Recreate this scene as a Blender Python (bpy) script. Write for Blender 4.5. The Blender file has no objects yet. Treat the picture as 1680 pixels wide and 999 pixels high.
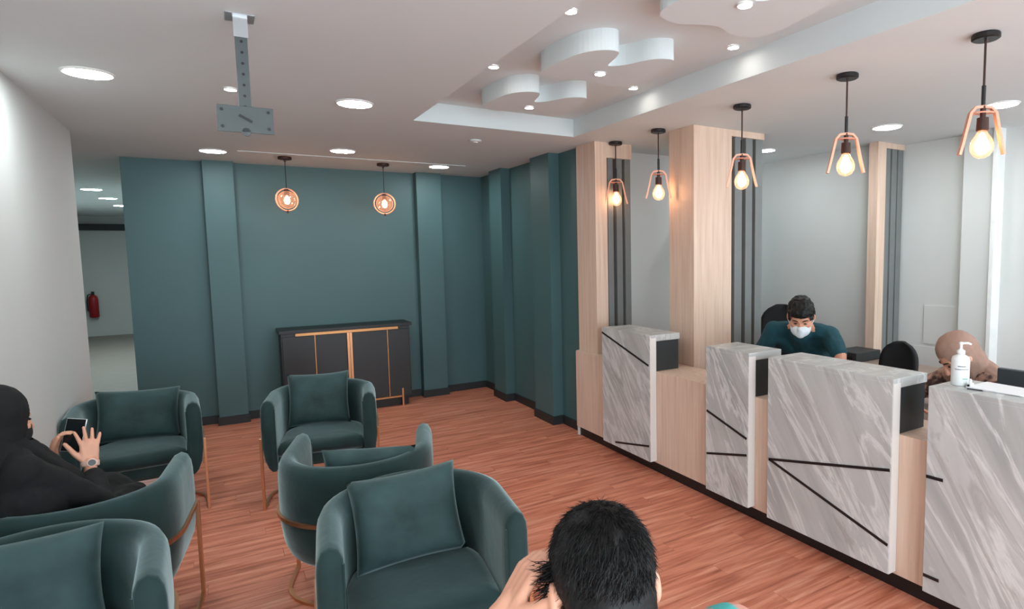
import bpy, bmesh, math, random
from mathutils import Vector, Matrix, noise
random.seed(7)
C = bpy.context.scene.collection
PI = math.pi

# ------------------------------------------------------------------ camera
F_PX, YAW, PITCH, ROLL, CX, CY = 996.77, 0.565345, -0.086954, -0.013496, 993.57, 501.41
EYE = 1.68
cam_d = bpy.data.cameras.new('camera')
cam = bpy.data.objects.new('camera', cam_d)
C.objects.link(cam)
cam_d.sensor_fit = 'HORIZONTAL'
cam_d.sensor_width = 36.0
cam_d.lens = F_PX * 36.0 / 1680.0
cam_d.shift_x = (840 - CX) / 1680.0
cam_d.shift_y = (CY - 499.5) / 1680.0
cam_d.clip_start = 0.02
_f = Vector((math.sin(YAW) * math.cos(PITCH), math.cos(YAW) * math.cos(PITCH), math.sin(PITCH)))
_r = Vector((math.cos(YAW), -math.sin(YAW), 0))
_u = _r.cross(_f)
_r2 = math.cos(ROLL) * _r + math.sin(ROLL) * _u
_u2 = -math.sin(ROLL) * _r + math.cos(ROLL) * _u
cam.matrix_world = Matrix(((_r2.x, _u2.x, -_f.x, 0), (_r2.y, _u2.y, -_f.y, 0), (_r2.z, _u2.z, -_f.z, EYE), (0, 0, 0, 1)))
bpy.context.scene.camera = cam

# ------------------------------------------------------------------ world, daylight, exposure
world = bpy.data.worlds.new('world')
bpy.context.scene.world = world
world.use_nodes = True
world.node_tree.nodes['Background'].inputs[0].default_value = (0.78, 0.9, 1.0, 1)
world.node_tree.nodes['Background'].inputs[1].default_value = 1.0
vs = bpy.context.scene.view_settings
vs.view_transform = 'Standard'
vs.look = 'None'
vs.gamma = 1.0
vs.use_curve_mapping = False
vs.exposure = 1.48
PANEL_W, SPOT_W, BULB_W, GLOBE_W = 29.0, 22.0, 9.5, 17.0

def daylight(name, x, z, w, h, power, y=-2.25, col=(0.72, 0.9, 1.0)):
    l = bpy.data.lights.new(name, 'AREA')
    l.shape = 'RECTANGLE'; l.size = w; l.size_y = h; l.energy = power; l.color = col
    o = bpy.data.objects.new(name, l); C.objects.link(o)
    o.location = (x, y, z); o.rotation_euler = (PI / 2, 0, 0)
    return o
daylight('window_daylight', 0.55, 1.3, 2.6, 2.2, 42)
daylight('office_window_daylight', 4.1, 1.35, 2.2, 2.1, 25)

# ------------------------------------------------------------------ materials
def lin(c):
    return tuple((v / 255 / 12.92) if v / 255 <= 0.04045 else (((v / 255) + 0.055) / 1.055) ** 2.4 for v in c)
def mat(name, rgb, rough=0.6, metal=0.0, var=0.06, nscale=6.0, bump=0.0, bscale=60.0, sheen=0.0, sheen_tint=(1, 1, 1), spec=0.5, vscale=(1, 1, 1)):
    m = bpy.data.materials.new(name); m.use_nodes = True
    nt = m.node_tree; b = nt.nodes['Principled BSDF']
    c = lin(rgb)
    tc = nt.nodes.new('ShaderNodeTexCoord'); mp = nt.nodes.new('ShaderNodeMapping'); mp.inputs['Scale'].default_value = vscale
    nt.links.new(tc.outputs['Object'], mp.inputs['Vector'])
    n = nt.nodes.new('ShaderNodeTexNoise'); n.inputs['Scale'].default_value = nscale; n.inputs['Detail'].default_value = 4
    nt.links.new(mp.outputs['Vector'], n.inputs['Vector'])
    r = nt.nodes.new('ShaderNodeValToRGB')
    r.color_ramp.elements[0].position = 0.3; r.color_ramp.elements[1].position = 0.7
    r.color_ramp.elements[0].color = tuple(max(0, v * (1 - var)) for v in c) + (1,)
    r.color_ramp.elements[1].color = tuple(min(1, v * (1 + var)) for v in c) + (1,)
    nt.links.new(n.outputs['Fac'], r.inputs['Fac']); nt.links.new(r.outputs['Color'], b.inputs['Base Color'])
    b.inputs['Roughness'].default_value = rough; b.inputs['Metallic'].default_value = metal
    b.inputs['Specular IOR Level'].default_value = spec
    if sheen:
        b.inputs['Sheen Weight'].default_value = sheen; b.inputs['Sheen Tint'].default_value = tuple(sheen_tint) + (1,)
        b.inputs['Sheen Roughness'].default_value = 0.4
    if bump:
        n2 = nt.nodes.new('ShaderNodeTexNoise'); n2.inputs['Scale'].default_value = bscale; n2.inputs['Detail'].default_value = 3
        nt.links.new(mp.outputs['Vector'], n2.inputs['Vector'])
        bp = nt.nodes.new('ShaderNodeBump'); bp.inputs['Strength'].default_value = bump; bp.inputs['Distance'].default_value = 0.01
        nt.links.new(n2.outputs['Fac'], bp.inputs['Height']); nt.links.new(bp.outputs['Normal'], b.inputs['Normal'])
    return m
def emit(name, rgb, strength):
    m = bpy.data.materials.new(name); m.use_nodes = True
    nt = m.node_tree; nt.nodes.remove(nt.nodes['Principled BSDF'])
    e = nt.nodes.new('ShaderNodeEmission'); e.inputs[0].default_value = tuple(rgb) + (1,); e.inputs[1].default_value = strength
    nt.links.new(e.outputs[0], nt.nodes['Material Output'].inputs[0])
    return m
def glass(name, rgb, fac=0.14, glow=0.0):
    m = bpy.data.materials.new(name); m.use_nodes = True
    nt = m.node_tree; nt.nodes.remove(nt.nodes['Principled BSDF'])
    t = nt.nodes.new('ShaderNodeBsdfTransparent'); t.inputs[0].default_value = tuple(rgb) + (1,)
    g = nt.nodes.new('ShaderNodeBsdfGlossy'); g.inputs['Roughness'].default_value = 0.08; g.inputs[0].default_value = tuple(rgb) + (1,)
    lw = nt.nodes.new('ShaderNodeLayerWeight'); lw.inputs[0].default_value = 0.35
    ma = nt.nodes.new('ShaderNodeMath'); ma.operation = 'MULTIPLY_ADD'; ma.inputs[1].default_value = 0.7; ma.inputs[2].default_value = fac * 0.4
    nt.links.new(lw.outputs['Facing'], ma.inputs[0])
    mx = nt.nodes.new('ShaderNodeMixShader')
    nt.links.new(ma.outputs[0], mx.inputs[0]); nt.links.new(t.outputs[0], mx.inputs[1]); nt.links.new(g.outputs[0], mx.inputs[2])
    out = mx.outputs[0]
    if glow:
        e = nt.nodes.new('ShaderNodeEmission'); e.inputs[0].default_value = (1.0, 0.5, 0.3, 1); e.inputs[1].default_value = glow
        ad = nt.nodes.new('ShaderNodeAddShader'); nt.links.new(out, ad.inputs[0]); nt.links.new(e.outputs[0], ad.inputs[1]); out = ad.outputs[0]
    nt.links.new(out, nt.nodes['Material Output'].inputs[0])
    return m
def streak_mat(name, cols, scale, nscale, rough, fine=0.0, rnd=0.0, bump=0.05, dist=0.0):
    """wood: noise stretched along one axis, colour ramp over cols [(pos, rgb)...]"""
    m = bpy.data.materials.new(name); m.use_nodes = True
    nt = m.node_tree; b = nt.nodes['Principled BSDF']
    tc = nt.nodes.new('ShaderNodeTexCoord'); mp = nt.nodes.new('ShaderNodeMapping'); mp.inputs['Scale'].default_value = scale
    oi = nt.nodes.new('ShaderNodeObjectInfo')
    if rnd:
        ml = nt.nodes.new('ShaderNodeMath'); ml.operation = 'MULTIPLY'; ml.inputs[1].default_value = 37.0
        nt.links.new(oi.outputs['Random'], ml.inputs[0])
        cb = nt.nodes.new('ShaderNodeCombineXYZ'); nt.links.new(ml.outputs[0], cb.inputs[0]); nt.links.new(ml.outputs[0], cb.inputs[2])
        nt.links.new(cb.outputs[0], mp.inputs['Location'])
    nt.links.new(tc.outputs['Object'], mp.inputs['Vector'])
    n = nt.nodes.new('ShaderNodeTexNoise'); n.inputs['Scale'].default_value = nscale; n.inputs['Detail'].default_value = 5; n.inputs['Roughness'].default_value = 0.6
    n.inputs['Distortion'].default_value = dist
    nt.links.new(mp.outputs['Vector'], n.inputs['Vector'])
    r = nt.nodes.new('ShaderNodeValToRGB')
    el = r.color_ramp.elements
    while len(el) < len(cols): el.new(0.5)
    for e, (p, c) in zip(el, cols): e.position = p; e.color = lin(c) + (1,)
    nt.links.new(n.outputs['Fac'], r.inputs['Fac'])
    out = r.outputs['Color']
    if rnd:
        hv = nt.nodes.new('ShaderNodeHueSaturation')
        mr = nt.nodes.new('ShaderNodeMapRange'); mr.inputs['To Min'].default_value = 1 - rnd; mr.inputs['To Max'].default_value = 1 + rnd
        nt.links.new(oi.outputs['Random'], mr.inputs['Value']); nt.links.new(mr.outputs[0], hv.inputs['Value'])
        nt.links.new(out, hv.inputs['Color']); out = hv.outputs['Color']
    nt.links.new(out, b.inputs['Base Color'])
    b.inputs['Roughness'].default_value = rough
    bp = nt.nodes.new('ShaderNodeBump'); bp.inputs['Strength'].default_value = bump; bp.inputs['Distance'].default_value = 0.003
    nt.links.new(n.outputs['Fac'], bp.inputs['Height']); nt.links.new(bp.outputs['Normal'], b.inputs['Normal'])
    return m
def marble_mat(name):
    m = bpy.data.materials.new(name); m.use_nodes = True
    nt = m.node_tree; b = nt.nodes['Principled BSDF']; L = nt.links.new
    geo = nt.nodes.new('ShaderNodeNewGeometry')
    rot = nt.nodes.new('ShaderNodeMapping'); rot.inputs['Rotation'].default_value = (math.radians(33), 0, 0)
    L(geo.outputs['Position'], rot.inputs['Vector'])
    mp = nt.nodes.new('ShaderNodeMapping'); mp.inputs['Scale'].default_value = (1.0, 2.4, 0.42)
    L(rot.outputs['Vector'], mp.inputs['Vector'])
    def noise_ramp(scale, dist, els, detail=6):
        n = nt.nodes.new('ShaderNodeTexNoise'); n.inputs['Scale'].default_value = scale; n.inputs['Detail'].default_value = detail
        n.inputs['Roughness'].default_value = 0.62; n.inputs['Distortion'].default_value = dist
        L(mp.outputs['Vector'], n.inputs['Vector'])
        r = nt.nodes.new('ShaderNodeValToRGB'); e = r.color_ramp.elements
        while len(e) < len(els): e.new(0.5)
        for k, (p, c) in zip(e, els): k.position = p; k.color = (c if len(c) == 4 else lin(c) + (1,))
        L(n.outputs['Fac'], r.inputs['Fac']); return r.outputs['Color']
    base = noise_ramp(1.5, 0.9, [(0.28, (160, 160, 158)), (0.45, (182, 181, 178)), (0.6, (197, 196, 193)), (0.75, (185, 183, 181))])
    white = noise_ramp(1.7, 1.2, [(0.46, (0, 0, 0, 1)), (0.5, (0.75, 0.75, 0.75, 1)), (0.535, (0, 0, 0, 1))])
    dark = noise_ramp(1.5, 1.4, [(0.56, (0, 0, 0, 1)), (0.59, (0.38, 0.38, 0.38, 1)), (0.65, (0, 0, 0, 1))])
    m1 = nt.nodes.new('ShaderNodeMix'); m1.data_type = 'RGBA'; L(white, m1.inputs[0]); L(base, m1.inputs[6]); m1.inputs[7].default_value = lin((224, 223, 220)) + (1,)
    m2 = nt.nodes.new('ShaderNodeMix'); m2.data_type = 'RGBA'; L(dark, m2.inputs[0]); L(m1.outputs[2], m2.inputs[6]); m2.inputs[7].default_value = lin((132, 122, 116)) + (1,)
    L(m2.outputs[2], b.inputs['Base Color'])
    b.inputs['Roughness'].default_value = 0.3
    return m

M = dict(
    white=mat('white_wall_paint', (212, 213, 210), 0.75, var=0.02, nscale=1.5),
    ceil=mat('ceiling_paint', (216, 223, 223), 0.8, var=0.015, nscale=1.2),
    blue=mat('blue_wall_paint', (71, 102, 104), 0.5, var=0.04, nscale=1.4),
    base=mat('dark_baseboard', (38, 40, 42), 0.5),
    tile=mat('corridor_floor_tile', (150, 140, 130), 0.5, var=0.05),
    floor=streak_mat('plank_floor', [(0.28, (152, 82, 58)), (0.42, (196, 112, 84)), (0.55, (220, 138, 109)), (0.72, (238, 170, 140))], (0.8, 11, 11), 2.4, 0.42, rnd=0.05, dist=0.4),
    oak=streak_mat('pale_wood_laminate', [(0.25, (205, 172, 150)), (0.5, (221, 192, 171)), (0.75, (229, 204, 184))], (14, 14, 0.6), 3.0, 0.5, bump=0.02),
    marble=marble_mat('grey_marble'),
    whitetop=mat('white_edge_laminate', (225, 218, 212), 0.35, var=0.02),
    black=mat('black_laminate', (44, 47, 48), 0.45, var=0.05),
    blackstrip=mat('black_inlay', (20, 20, 21), 0.4),
    slat=mat('grey_slat', (118, 120, 118), 0.5, var=0.05),
    velvet=mat('green_velvet', (33, 54, 54), 0.7, var=0.3, nscale=5.0, bump=0.3, bscale=9.0, sheen=0.65, sheen_tint=(0.75, 0.95, 0.95), spec=0.2),
    pillow=mat('green_velvet_pillow', (54, 74, 74), 0.7, var=0.3, nscale=7.0, bump=0.5, bscale=11.0, sheen=0.25, sheen_tint=(0.75, 0.95, 0.95), spec=0.2),
    gold=mat('rose_gold_metal', (206, 150, 110), 0.3, metal=0.85, var=0.04),
    brass=mat('brass_trim', (196, 140, 92), 0.35, metal=0.8),
    darkmetal=mat('dark_metal', (48, 46, 46), 0.4, metal=0.6),
    bronze=mat('brown_metal', (70, 46, 38), 0.45, metal=0.4),
    steel=mat('grey_steel', (74, 81, 81), 0.5, metal=0.0),
    bare=mat('bare_steel', (190, 192, 194), 0.3, metal=0.6),
    pink=mat('pink_gold_frame', (236, 168, 140), 0.4, metal=0.35),
    cabinet=mat('black_cabinet', (40, 40, 41), 0.42, var=0.05),
    ring=mat('light_ring', (235, 235, 232), 0.4),
    panel_e=emit('led_panel_light', (0.88, 0.97, 0.99), PANEL_W),
    panel_far=emit('corridor_led_light', (0.75, 0.95, 1.0), 60.0),
    spot_e=emit('spot_light', (1.0, 0.9, 0.82), SPOT_W),
    bulb_e=emit('warm_filament', (1.0, 0.62, 0.36), BULB_W),
    globe_e=emit('warm_globe_bulb', (1.0, 0.6, 0.36), GLOBE_W),
    bulbglass=glass('amber_bulb_glass', (1.0, 0.86, 0.74), glow=0.22),
    globeglass=glass('amber_globe_glass', (0.98, 0.78, 0.66), 0.3, glow=0.10),
    skin=mat('skin', (222, 160, 132), 0.55, var=0.05, nscale=14),
    skin2=mat('tan_skin', (208, 146, 118), 0.55, var=0.05, nscale=14),
    hair=mat('black_hair', (14, 11, 10), 0.55, var=0.3, nscale=30, spec=0.3),
    blackcloth=mat('black_cloth', (6, 6, 7), 0.9, var=0.2, nscale=8, bump=0.3, bscale=14),
    blackmask=mat('black_mask_cloth', (18, 18, 20), 0.8),
    teal=mat('teal_tshirt_cloth', (14, 66, 76), 0.85, var=0.12, nscale=8, bump=0.3, bscale=16),
    hijab=mat('brown_scarf_cloth', (158, 124, 108), 0.85, var=0.08, nscale=9, bump=0.25, bscale=18),
    maskw=mat('white_mask_cloth', (222, 226, 230), 0.8, var=0.02),
    trousers=mat('dark_trousers', (34, 36, 42), 0.85),
    shoe=mat('black_shoe', (20, 20, 20), 0.5),
    red=mat('red_extinguisher', (165, 28, 30), 0.4),
    paper=mat('white_paper', (238, 238, 238), 0.7, var=0.01),
    plastic=mat('white_plastic', (232, 233, 232), 0.35, var=0.01),
    inkgrey=mat('grey_print', (95, 105, 105), 0.6),
    inkgreen=mat('green_print', (140, 190, 165), 0.6),
    meshblack=mat('black_chair_fabric', (17, 17, 19), 0.8),
    screen=mat('dark_screen', (22, 26, 28), 0.2),
    monitor=mat('dark_grey_plastic', (52, 60, 64), 0.5),
    desk=mat('brown_desk_top', (150, 128, 116), 0.5),
    watchface=mat('watch_dial', (60, 55, 55), 0.3),
    watchband=mat('pink_watch_band', (232, 190, 172), 0.4),
    eye=mat('dark_eye', (24, 18, 16), 0.2),
    lip=mat('lip', (178, 98, 88), 0.5),
)
def pattern_mat(name, a, b_, scale, lo, hi):
    m = bpy.data.materials.new(name); m.use_nodes = True
    nt = m.node_tree; b = nt.nodes['Principled BSDF']
    tc = nt.nodes.new('ShaderNodeTexCoord'); n = nt.nodes.new('ShaderNodeTexNoise'); n.inputs['Scale'].default_value = scale
    nt.links.new(tc.outputs['Object'], n.inputs['Vector'])
    r = nt.nodes.new('ShaderNodeValToRGB'); e = r.color_ramp.elements
    e[0].position = lo; e[0].color = lin(a) + (1,); e[1].position = hi; e[1].color = lin(b_) + (1,)
    nt.links.new(n.outputs['Fac'], r.inputs['Fac']); nt.links.new(r.outputs['Color'], b.inputs['Base Color'])
    b.inputs['Roughness'].default_value = 0.85
    return m
M['print'] = pattern_mat('turquoise_print_cloth', (214, 150, 132), (80, 180, 176), 16.0, 0.47, 0.53)
M['blouse'] = pattern_mat('brown_print_cloth', (70, 50, 46), (176, 138, 120), 22.0, 0.42, 0.58)

# ------------------------------------------------------------------ mesh helpers
def wloc(o):
    v = Vector((0, 0, 0))
    while o is not None: v += o.location; o = o.parent
    return v
def obj(name, bm, m, parent=None, smooth=False, world=False):
    if world and parent is not None: bmesh.ops.translate(bm, vec=-wloc(parent), verts=bm.verts)
    bmesh.ops.recalc_face_normals(bm, faces=bm.faces)
    me = bpy.data.meshes.new(name); bm.to_mesh(me); bm.free()
    if smooth:
        for p in me.polygons: p.use_smooth = True
    me.materials.append(m)
    o = bpy.data.objects.new(name, me); C.objects.link(o)
    if parent is not None: o.parent = parent
    return o
def thing(name, label, cat, loc=(0, 0, 0), rz=0.0, group=None):
    o = bpy.data.objects.new(name, None); C.objects.link(o)
    o.location = loc; o.rotation_euler = (0, 0, rz); o.empty_display_size = 0.1
    return tag(o, label, cat, group)
def tag(o, label, cat, group=None):
    o['label'] = label; o['category'] = cat
    if group: o['group'] = group
    return o
def struct(o): o['kind'] = 'structure'; return o
def box(bm, lo, hi, bev=0.0):
    vs_ = [bm.verts.new((x, y, z)) for x in (lo[0], hi[0]) for y in (lo[1], hi[1]) for z in (lo[2], hi[2])]
    fs = []
    for q in ((0, 1, 3, 2), (4, 6, 7, 5), (0, 4, 5, 1), (2, 3, 7, 6), (0, 2, 6, 4), (1, 5, 7, 3)):
        fs.append(bm.faces.new([vs_[i] for i in q]))
    if bev:
        es = list({e for f in fs for e in f.edges})
        bmesh.ops.bevel(bm, geom=es, offset=bev, segments=2, affect='EDGES', profile=0.6)
    return vs_
def Box(name, lo, hi, m, parent=None, bev=0.0, world=True):
    bm = bmesh.new(); box(bm, lo, hi, bev); return obj(name, bm, m, parent, world=world)
def loft(bm, rings, closed=True, cap=True):
    R = [[bm.verts.new(p) for p in r] for r in rings]; n = len(R[0])
    for a, b in zip(R, R[1:]):
        for i in range(n if closed else n - 1):
            j = (i + 1) % n
            try: bm.faces.new((a[i], a[j], b[j], b[i]))
            except ValueError: pass
    if cap:
        bm.faces.new(R[0][::-1]); bm.faces.new(R[-1])
    return R
def lathe(bm, prof, c=(0, 0, 0), n=24, axis=None):
    """prof: [(r, z)...]"""
    c = Vector(c); q = Vector((0, 0, 1)).rotation_difference(Vector(axis)) if axis is not None else None
    rings = []
    for r, z in prof:
        ring = []
        for i in range(n):
            a = 2 * PI * i / n; v = Vector((max(r, 1e-4) * math.cos(a), max(r, 1e-4) * math.sin(a), z))
            if q: v = q @ v
            ring.append(c + v)
        rings.append(ring)
    loft(bm, rings)
def tube(bm, pts, r, n=8, closed=False, flat=None):
    """sweep; flat=(w,h,up): rectangular bar"""
    pts = [Vector(p) for p in pts]; rings = []; N = len(pts); prev = None
    for i, p in enumerate(pts):
        a = pts[i - 1] if (i > 0 or closed) else pts[0]; b = pts[(i + 1) % N] if (i < N - 1 or closed) else pts[-1]
        t = (b - a).normalized()
        if flat: up = Vector(flat[2])
        else: up = prev if prev is not None else (Vector((0, 0, 1)) if abs(t.z) < 0.9 else Vector((1, 0, 0)))
        s = t.cross(up).normalized(); up2 = s.cross(t).normalized(); prev = up2
        if flat:
            w, h = flat[0] / 2, flat[1] / 2
            rings.append([p + s * w + up2 * h, p - s * w + up2 * h, p - s * w - up2 * h, p + s * w - up2 * h])
        else:
            rr = r[i] if isinstance(r, (list, tuple)) else r
            rings.append([p + s * rr * math.cos(2 * PI * k / n) + up2 * rr * math.sin(2 * PI * k / n) for k in range(n)])
    if closed: rings.append(rings[0]); 
    R = loft(bm, rings, cap=not closed)
    if closed: bmesh.ops.remove_doubles(bm, verts=bm.verts, dist=1e-6)
def prism(bm, poly, z0, z1):
    loft(bm, [[(x, y, z0) for x, y in poly], [(x, y, z1) for x, y in poly]])
def cone_cap(bm, p0, r0, p1, r1, n=12):
    """capsule with two radii"""
    p0 = Vector(p0); p1 = Vector(p1); d = p1 - p0; L = d.length
    ax = d / L if L > 1e-6 else Vector((0, 0, 1))
    prof = [(r0 * math.sin(a), -r0 * math.cos(a)) for a in [PI / 2 * k / 4 for k in range(0, 5)]]
    prof += [(r1 * math.cos(a), L + r1 * math.sin(a)) for a in [PI / 2 * k / 4 for k in range(0, 5)]]
    lathe(bm, prof, p0, n, ax)
def chain(bm, pts, rs, n=12):
    for (a, b, ra, rb) in zip(pts, pts[1:], rs, rs[1:]): cone_cap(bm, a, ra, b, rb, n)
def ellip(bm, c, ax, n=20):
    """ax: three Vectors (scaled axes)"""
    rings = []
    for k in range(1, 12):
        t = PI * k / 12
        rings.append([Vector(c) + ax[0] * math.sin(t) * math.cos(2 * PI * i / n) + ax[1] * math.sin(t) * math.sin(2 * PI * i / n) - ax[2] * math.cos(t) for i in range(n)])
    rings.insert(0, [Vector(c) - ax[2] + (p - Vector(c)) * 0.001 for p in rings[0]])
    rings.append([Vector(c) + ax[2] + (p - Vector(c)) * 0.001 for p in rings[-1]])
    loft(bm, rings)
def remesh(name, bm, m, parent, voxel, smooth=4, wrinkle=0.0, wscale=9.0, cut=None):
    """fuse overlapping closed shells into one continuous skin"""
    me = bpy.data.meshes.new('t'); bm.to_mesh(me); bm.free()
    o = bpy.data.objects.new('t', me); C.objects.link(o)
    r = o.modifiers.new('r', 'REMESH'); r.mode = 'VOXEL'; r.voxel_size = voxel
    s = o.modifiers.new('s', 'SMOOTH'); s.factor = 0.5; s.iterations = smooth
    dg = bpy.context.evaluated_depsgraph_get()
    new = bpy.data.meshes.new_from_object(o.evaluated_get(dg))
    bpy.data.objects.remove(o); bpy.data.meshes.remove(me)
    b2 = bmesh.new(); b2.from_mesh(new); bpy.data.meshes.remove(new)
    if cut:
        kill = [v for v in b2.verts if cut(v.co)]
        bmesh.ops.delete(b2, geom=kill, context='VERTS')
    if wrinkle:
        b2.normal_update()
        for v in b2.verts:
            d = noise.noise(v.co * wscale) * wrinkle + noise.noise(v.co * wscale * 2.3) * wrinkle * 0.5
            v.co += v.normal * d
    off = -wloc(parent)
    bmesh.ops.translate(b2, vec=off, verts=b2.verts)
    mesh = bpy.data.meshes.new(name); b2.to_mesh(mesh); b2.free()
    for p in mesh.polygons: p.use_smooth = True
    mesh.materials.clear(); mesh.materials.append(m)
    ob = bpy.data.objects.new(name, mesh); C.objects.link(ob); ob.parent = parent
    return ob

# ------------------------------------------------------------------ the setting
CEIL = 2.63
WX = 2.80            # blue side wall
OX = 5.40            # office wall
# floor slab with planks
fl = struct(Box('floor', (-0.99, -2.2, -0.1), (5.5, 7.35, -0.012), M['floor']))
row = 0; y = 1.05; PW = 0.118
while y < 7.25:
    x = -0.87 - (row * 0.43) % 1.22
    while x < 2.8:
        x0 = max(x, -0.87); x1 = min(x + 1.22, 2.80)
        if x1 - x0 > 0.05 and not (y < 2.0 and x1 < 0.1):
            bm = bmesh.new()
            box(bm, (-(x1 - x0) / 2 + 0.0008, -PW / 2 + 0.0006, -0.012), ((x1 - x0) / 2 - 0.0008, PW / 2 - 0.0006, 0.0))
            p = obj('plank', bm, M['floor'], fl); p.location = ((x0 + x1) / 2, y + PW / 2, 0)
        x += 1.22
    y += PW; row += 1
bm = bmesh.new(); box(bm, (-0.99, -2.2, -0.012), (2.8, 1.049, -0.0005)); box(bm, (2.8, -2.2, -0.012), (5.5, 7.3, -0.0005)); box(bm, (-0.87, 1.049, -0.012), (0.1, 2.0, -0.001))
obj('floor_covering', bm, M['floor'], fl)
struct(Box('floor_corridor', (-2.6, 5.99, -0.1), (-0.99, 17.4, -0.001), M['tile']))
Box('floor_tile_strip', (-0.99, 7.35, -0.1), (-0.4, 17.4, -0.001), M['tile'], bpy.data.objects['floor_corridor'])

# ceiling with the recessed tray
TX0, TX1, TY0, TY1, TZ = 1.22, 2.52, -1.2, 4.43, 2.77
bm = bmesh.new()
box(bm, (-2.6, -2.3, CEIL), (TX0, 17.4, 2.9)); box(bm, (TX1, -2.3, CEIL), (5.5, 7.4, 2.9))
box(bm, (TX0, TY1, CEIL), (TX1, 7.4, 2.9)); box(bm, (TX0, -2.3, CEIL), (TX1, TY0, 2.9)); box(bm, (TX0, TY0, TZ), (TX1, TY1, 2.9))
ceil = struct(obj('ceiling', bm, M['ceil']))
def smooth_poly(P, n=5):
    out = []; N = len(P)
    for i in range(N):
        p0, p1, p2, p3 = (Vector(P[(i + k) % N]) for k in (-1, 0, 1, 2))
        for j in range(n):
            t = j / n
            out.append(tuple(0.5 * ((2 * p1) + (p2 - p0) * t + (2 * p0 - 5 * p1 + 4 * p2 - p3) * t * t + (-p0 + 3 * p1 - 3 * p2 + p3) * t ** 3)))
    return out
WAVE = [(1.55, 3.07), (1.544, 2.889), (1.572, 2.69), (1.64, 2.585), (1.718, 2.565), (1.757, 2.63), (1.79, 2.76), (1.815, 2.78), (1.872, 2.72), (1.925, 2.60), (1.98, 2.545), (2.05, 2.54), (2.085, 2.66), (2.13, 2.88), (2.13, 3.05), (2.0, 3.11), (1.854, 3.066), (1.672, 3.132)]
for dx_, dy in ((0, 0.885), (0, 0.0), (0.05, -1.0)):
    bm = bmesh.new(); prism(bm, [(x + dx_, y_ + dy) for x, y_ in smooth_poly(WAVE)], 2.665, TZ)
    obj('wave_panel', bm, M['ceil'], ceil)
Box('joint_strip', (0.2, 6.39, CEIL - 0.006), (2.3, 6.41, CEIL + 0.001), M['ceil'], ceil)

# walls
struct(Box('wall_left', (-0.99, -2.2, 0), (-0.87, 5.87, CEIL), M['white']))
bm = bmesh.new(); box(bm, (-2.6, 5.87, 0), (-0.87, 5.99, CEIL)); struct(obj('wall_hall_front', bm, M['white']))
struct(Box('wall_corridor_left', (-2.62, 5.99, 0), (-2.5, 17.4, CEIL), M['white']))
struct(Box('wall_corridor_end', (-2.5, 17.2, 0), (-0.4, 17.4, CEIL), M['white']))
struct(Box('wall_corridor_right', (-0.68, 7.41, 0), (-0.4, 17.2, CEIL), M['white']))
Box('lintel', (-2.5, 17.08, 2.31), (-0.69, 17.2, 2.45), M['base'], bpy.data.objects['wall_corridor_end'])
wb = struct(Box('wall_back', (-0.72, 7.25, 0), (2.92, 7.41, CEIL), M['blue']))
for x0, x1 in ((-0.08, 0.175), (1.97, 2.255)):
    Box('pilaster', (x0, 7.13, 0), (x1, 7.25, CEIL), M['blue'], wb)
wr = struct(Box('wall_right', (WX, 4.83, 0), (2.92, 7.25, CEIL), M['blue']))
for y0, y1 in ((6.38, 6.72), (5.22, 5.62)):
    Box('pilaster', (WX - 0.11, y0, 0), (WX, y1, CEIL), M['blue'], wr)
bm = bmesh.new(); H_ = 0.085; T_ = 0.012
for x0, x1, yy in ((-0.72, -0.08, 7.25), (-0.08, 0.175, 7.13), (0.175, 1.97, 7.25), (1.97, 2.255, 7.13), (2.255, 2.80, 7.25)):
    box(bm, (x0 - (T_ if yy < 7.2 else 0), yy - T_, 0.001), (x1 + (T_ if yy < 7.2 else 0), yy, H_))
struct(obj('baseboard_back', bm, M['base']))
bm = bmesh.new()
for y0, y1, xx in ((4.83, 5.22, WX), (5.22, 5.62, WX - 0.11), (5.62, 6.38, WX), (6.38, 6.72, WX - 0.11), (6.72, 7.238, WX)):
    e = T_ if xx < WX else 0
    box(bm, (xx - T_, y0 - e, 0.001), (xx, y1 + e, H_))
for yy in (5.22, 6.38): box(bm, (WX - 0.11, yy - T_, 0.001), (WX, yy, H_))
struct(obj('baseboard_right', bm, M['base']))
struct(Box('wall_office_far', (2.92, 4.85, 0), (5.5, 5.0, CEIL), M['white']))
wo = struct(Box('wall_office_right', (OX, -2.2, 0), (5.55, 4.85, CEIL), M['white']))
Box('wall_furring', (5.12, 3.42, 0), (OX, 4.85, CEIL), M['white'], wo)
Box('pilaster', (OX - 0.10, 2.50, 0), (OX, 2.74, CEIL), M['white'], wo)
Box('cable_trunking', (OX - 0.13, 2.47, 0), (OX - 0.0, 2.50, CEIL), M['ring'], wo)
Box('cover_panel', (OX - 0.012, 2.775, 0.82), (OX, 3.09, 1.165), M['white'], wo)
Box('cover_panel', (OX - 0.012, 2.775, 0.45), (OX, 3.20, 0.79), M['white'], wo)
# front of the room, behind the camera: glazed shopfront
bm = bmesh.new()
box(bm, (-0.99, -2.3, 0), (-0.8, -2.2, CEIL)); box(bm, (2.7, -2.3, 0), (2.9, -2.2, CEIL)); box(bm, (5.3, -2.3, 0), (5.5, -2.2, CEIL))
box(bm, (-0.8, -2.3, 2.45), (5.3, -2.2, CEIL)); box(bm, (-0.8, -2.3, 0), (5.3, -2.2, 0.15))
struct(obj('wall_front', bm, M['white']))

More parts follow.
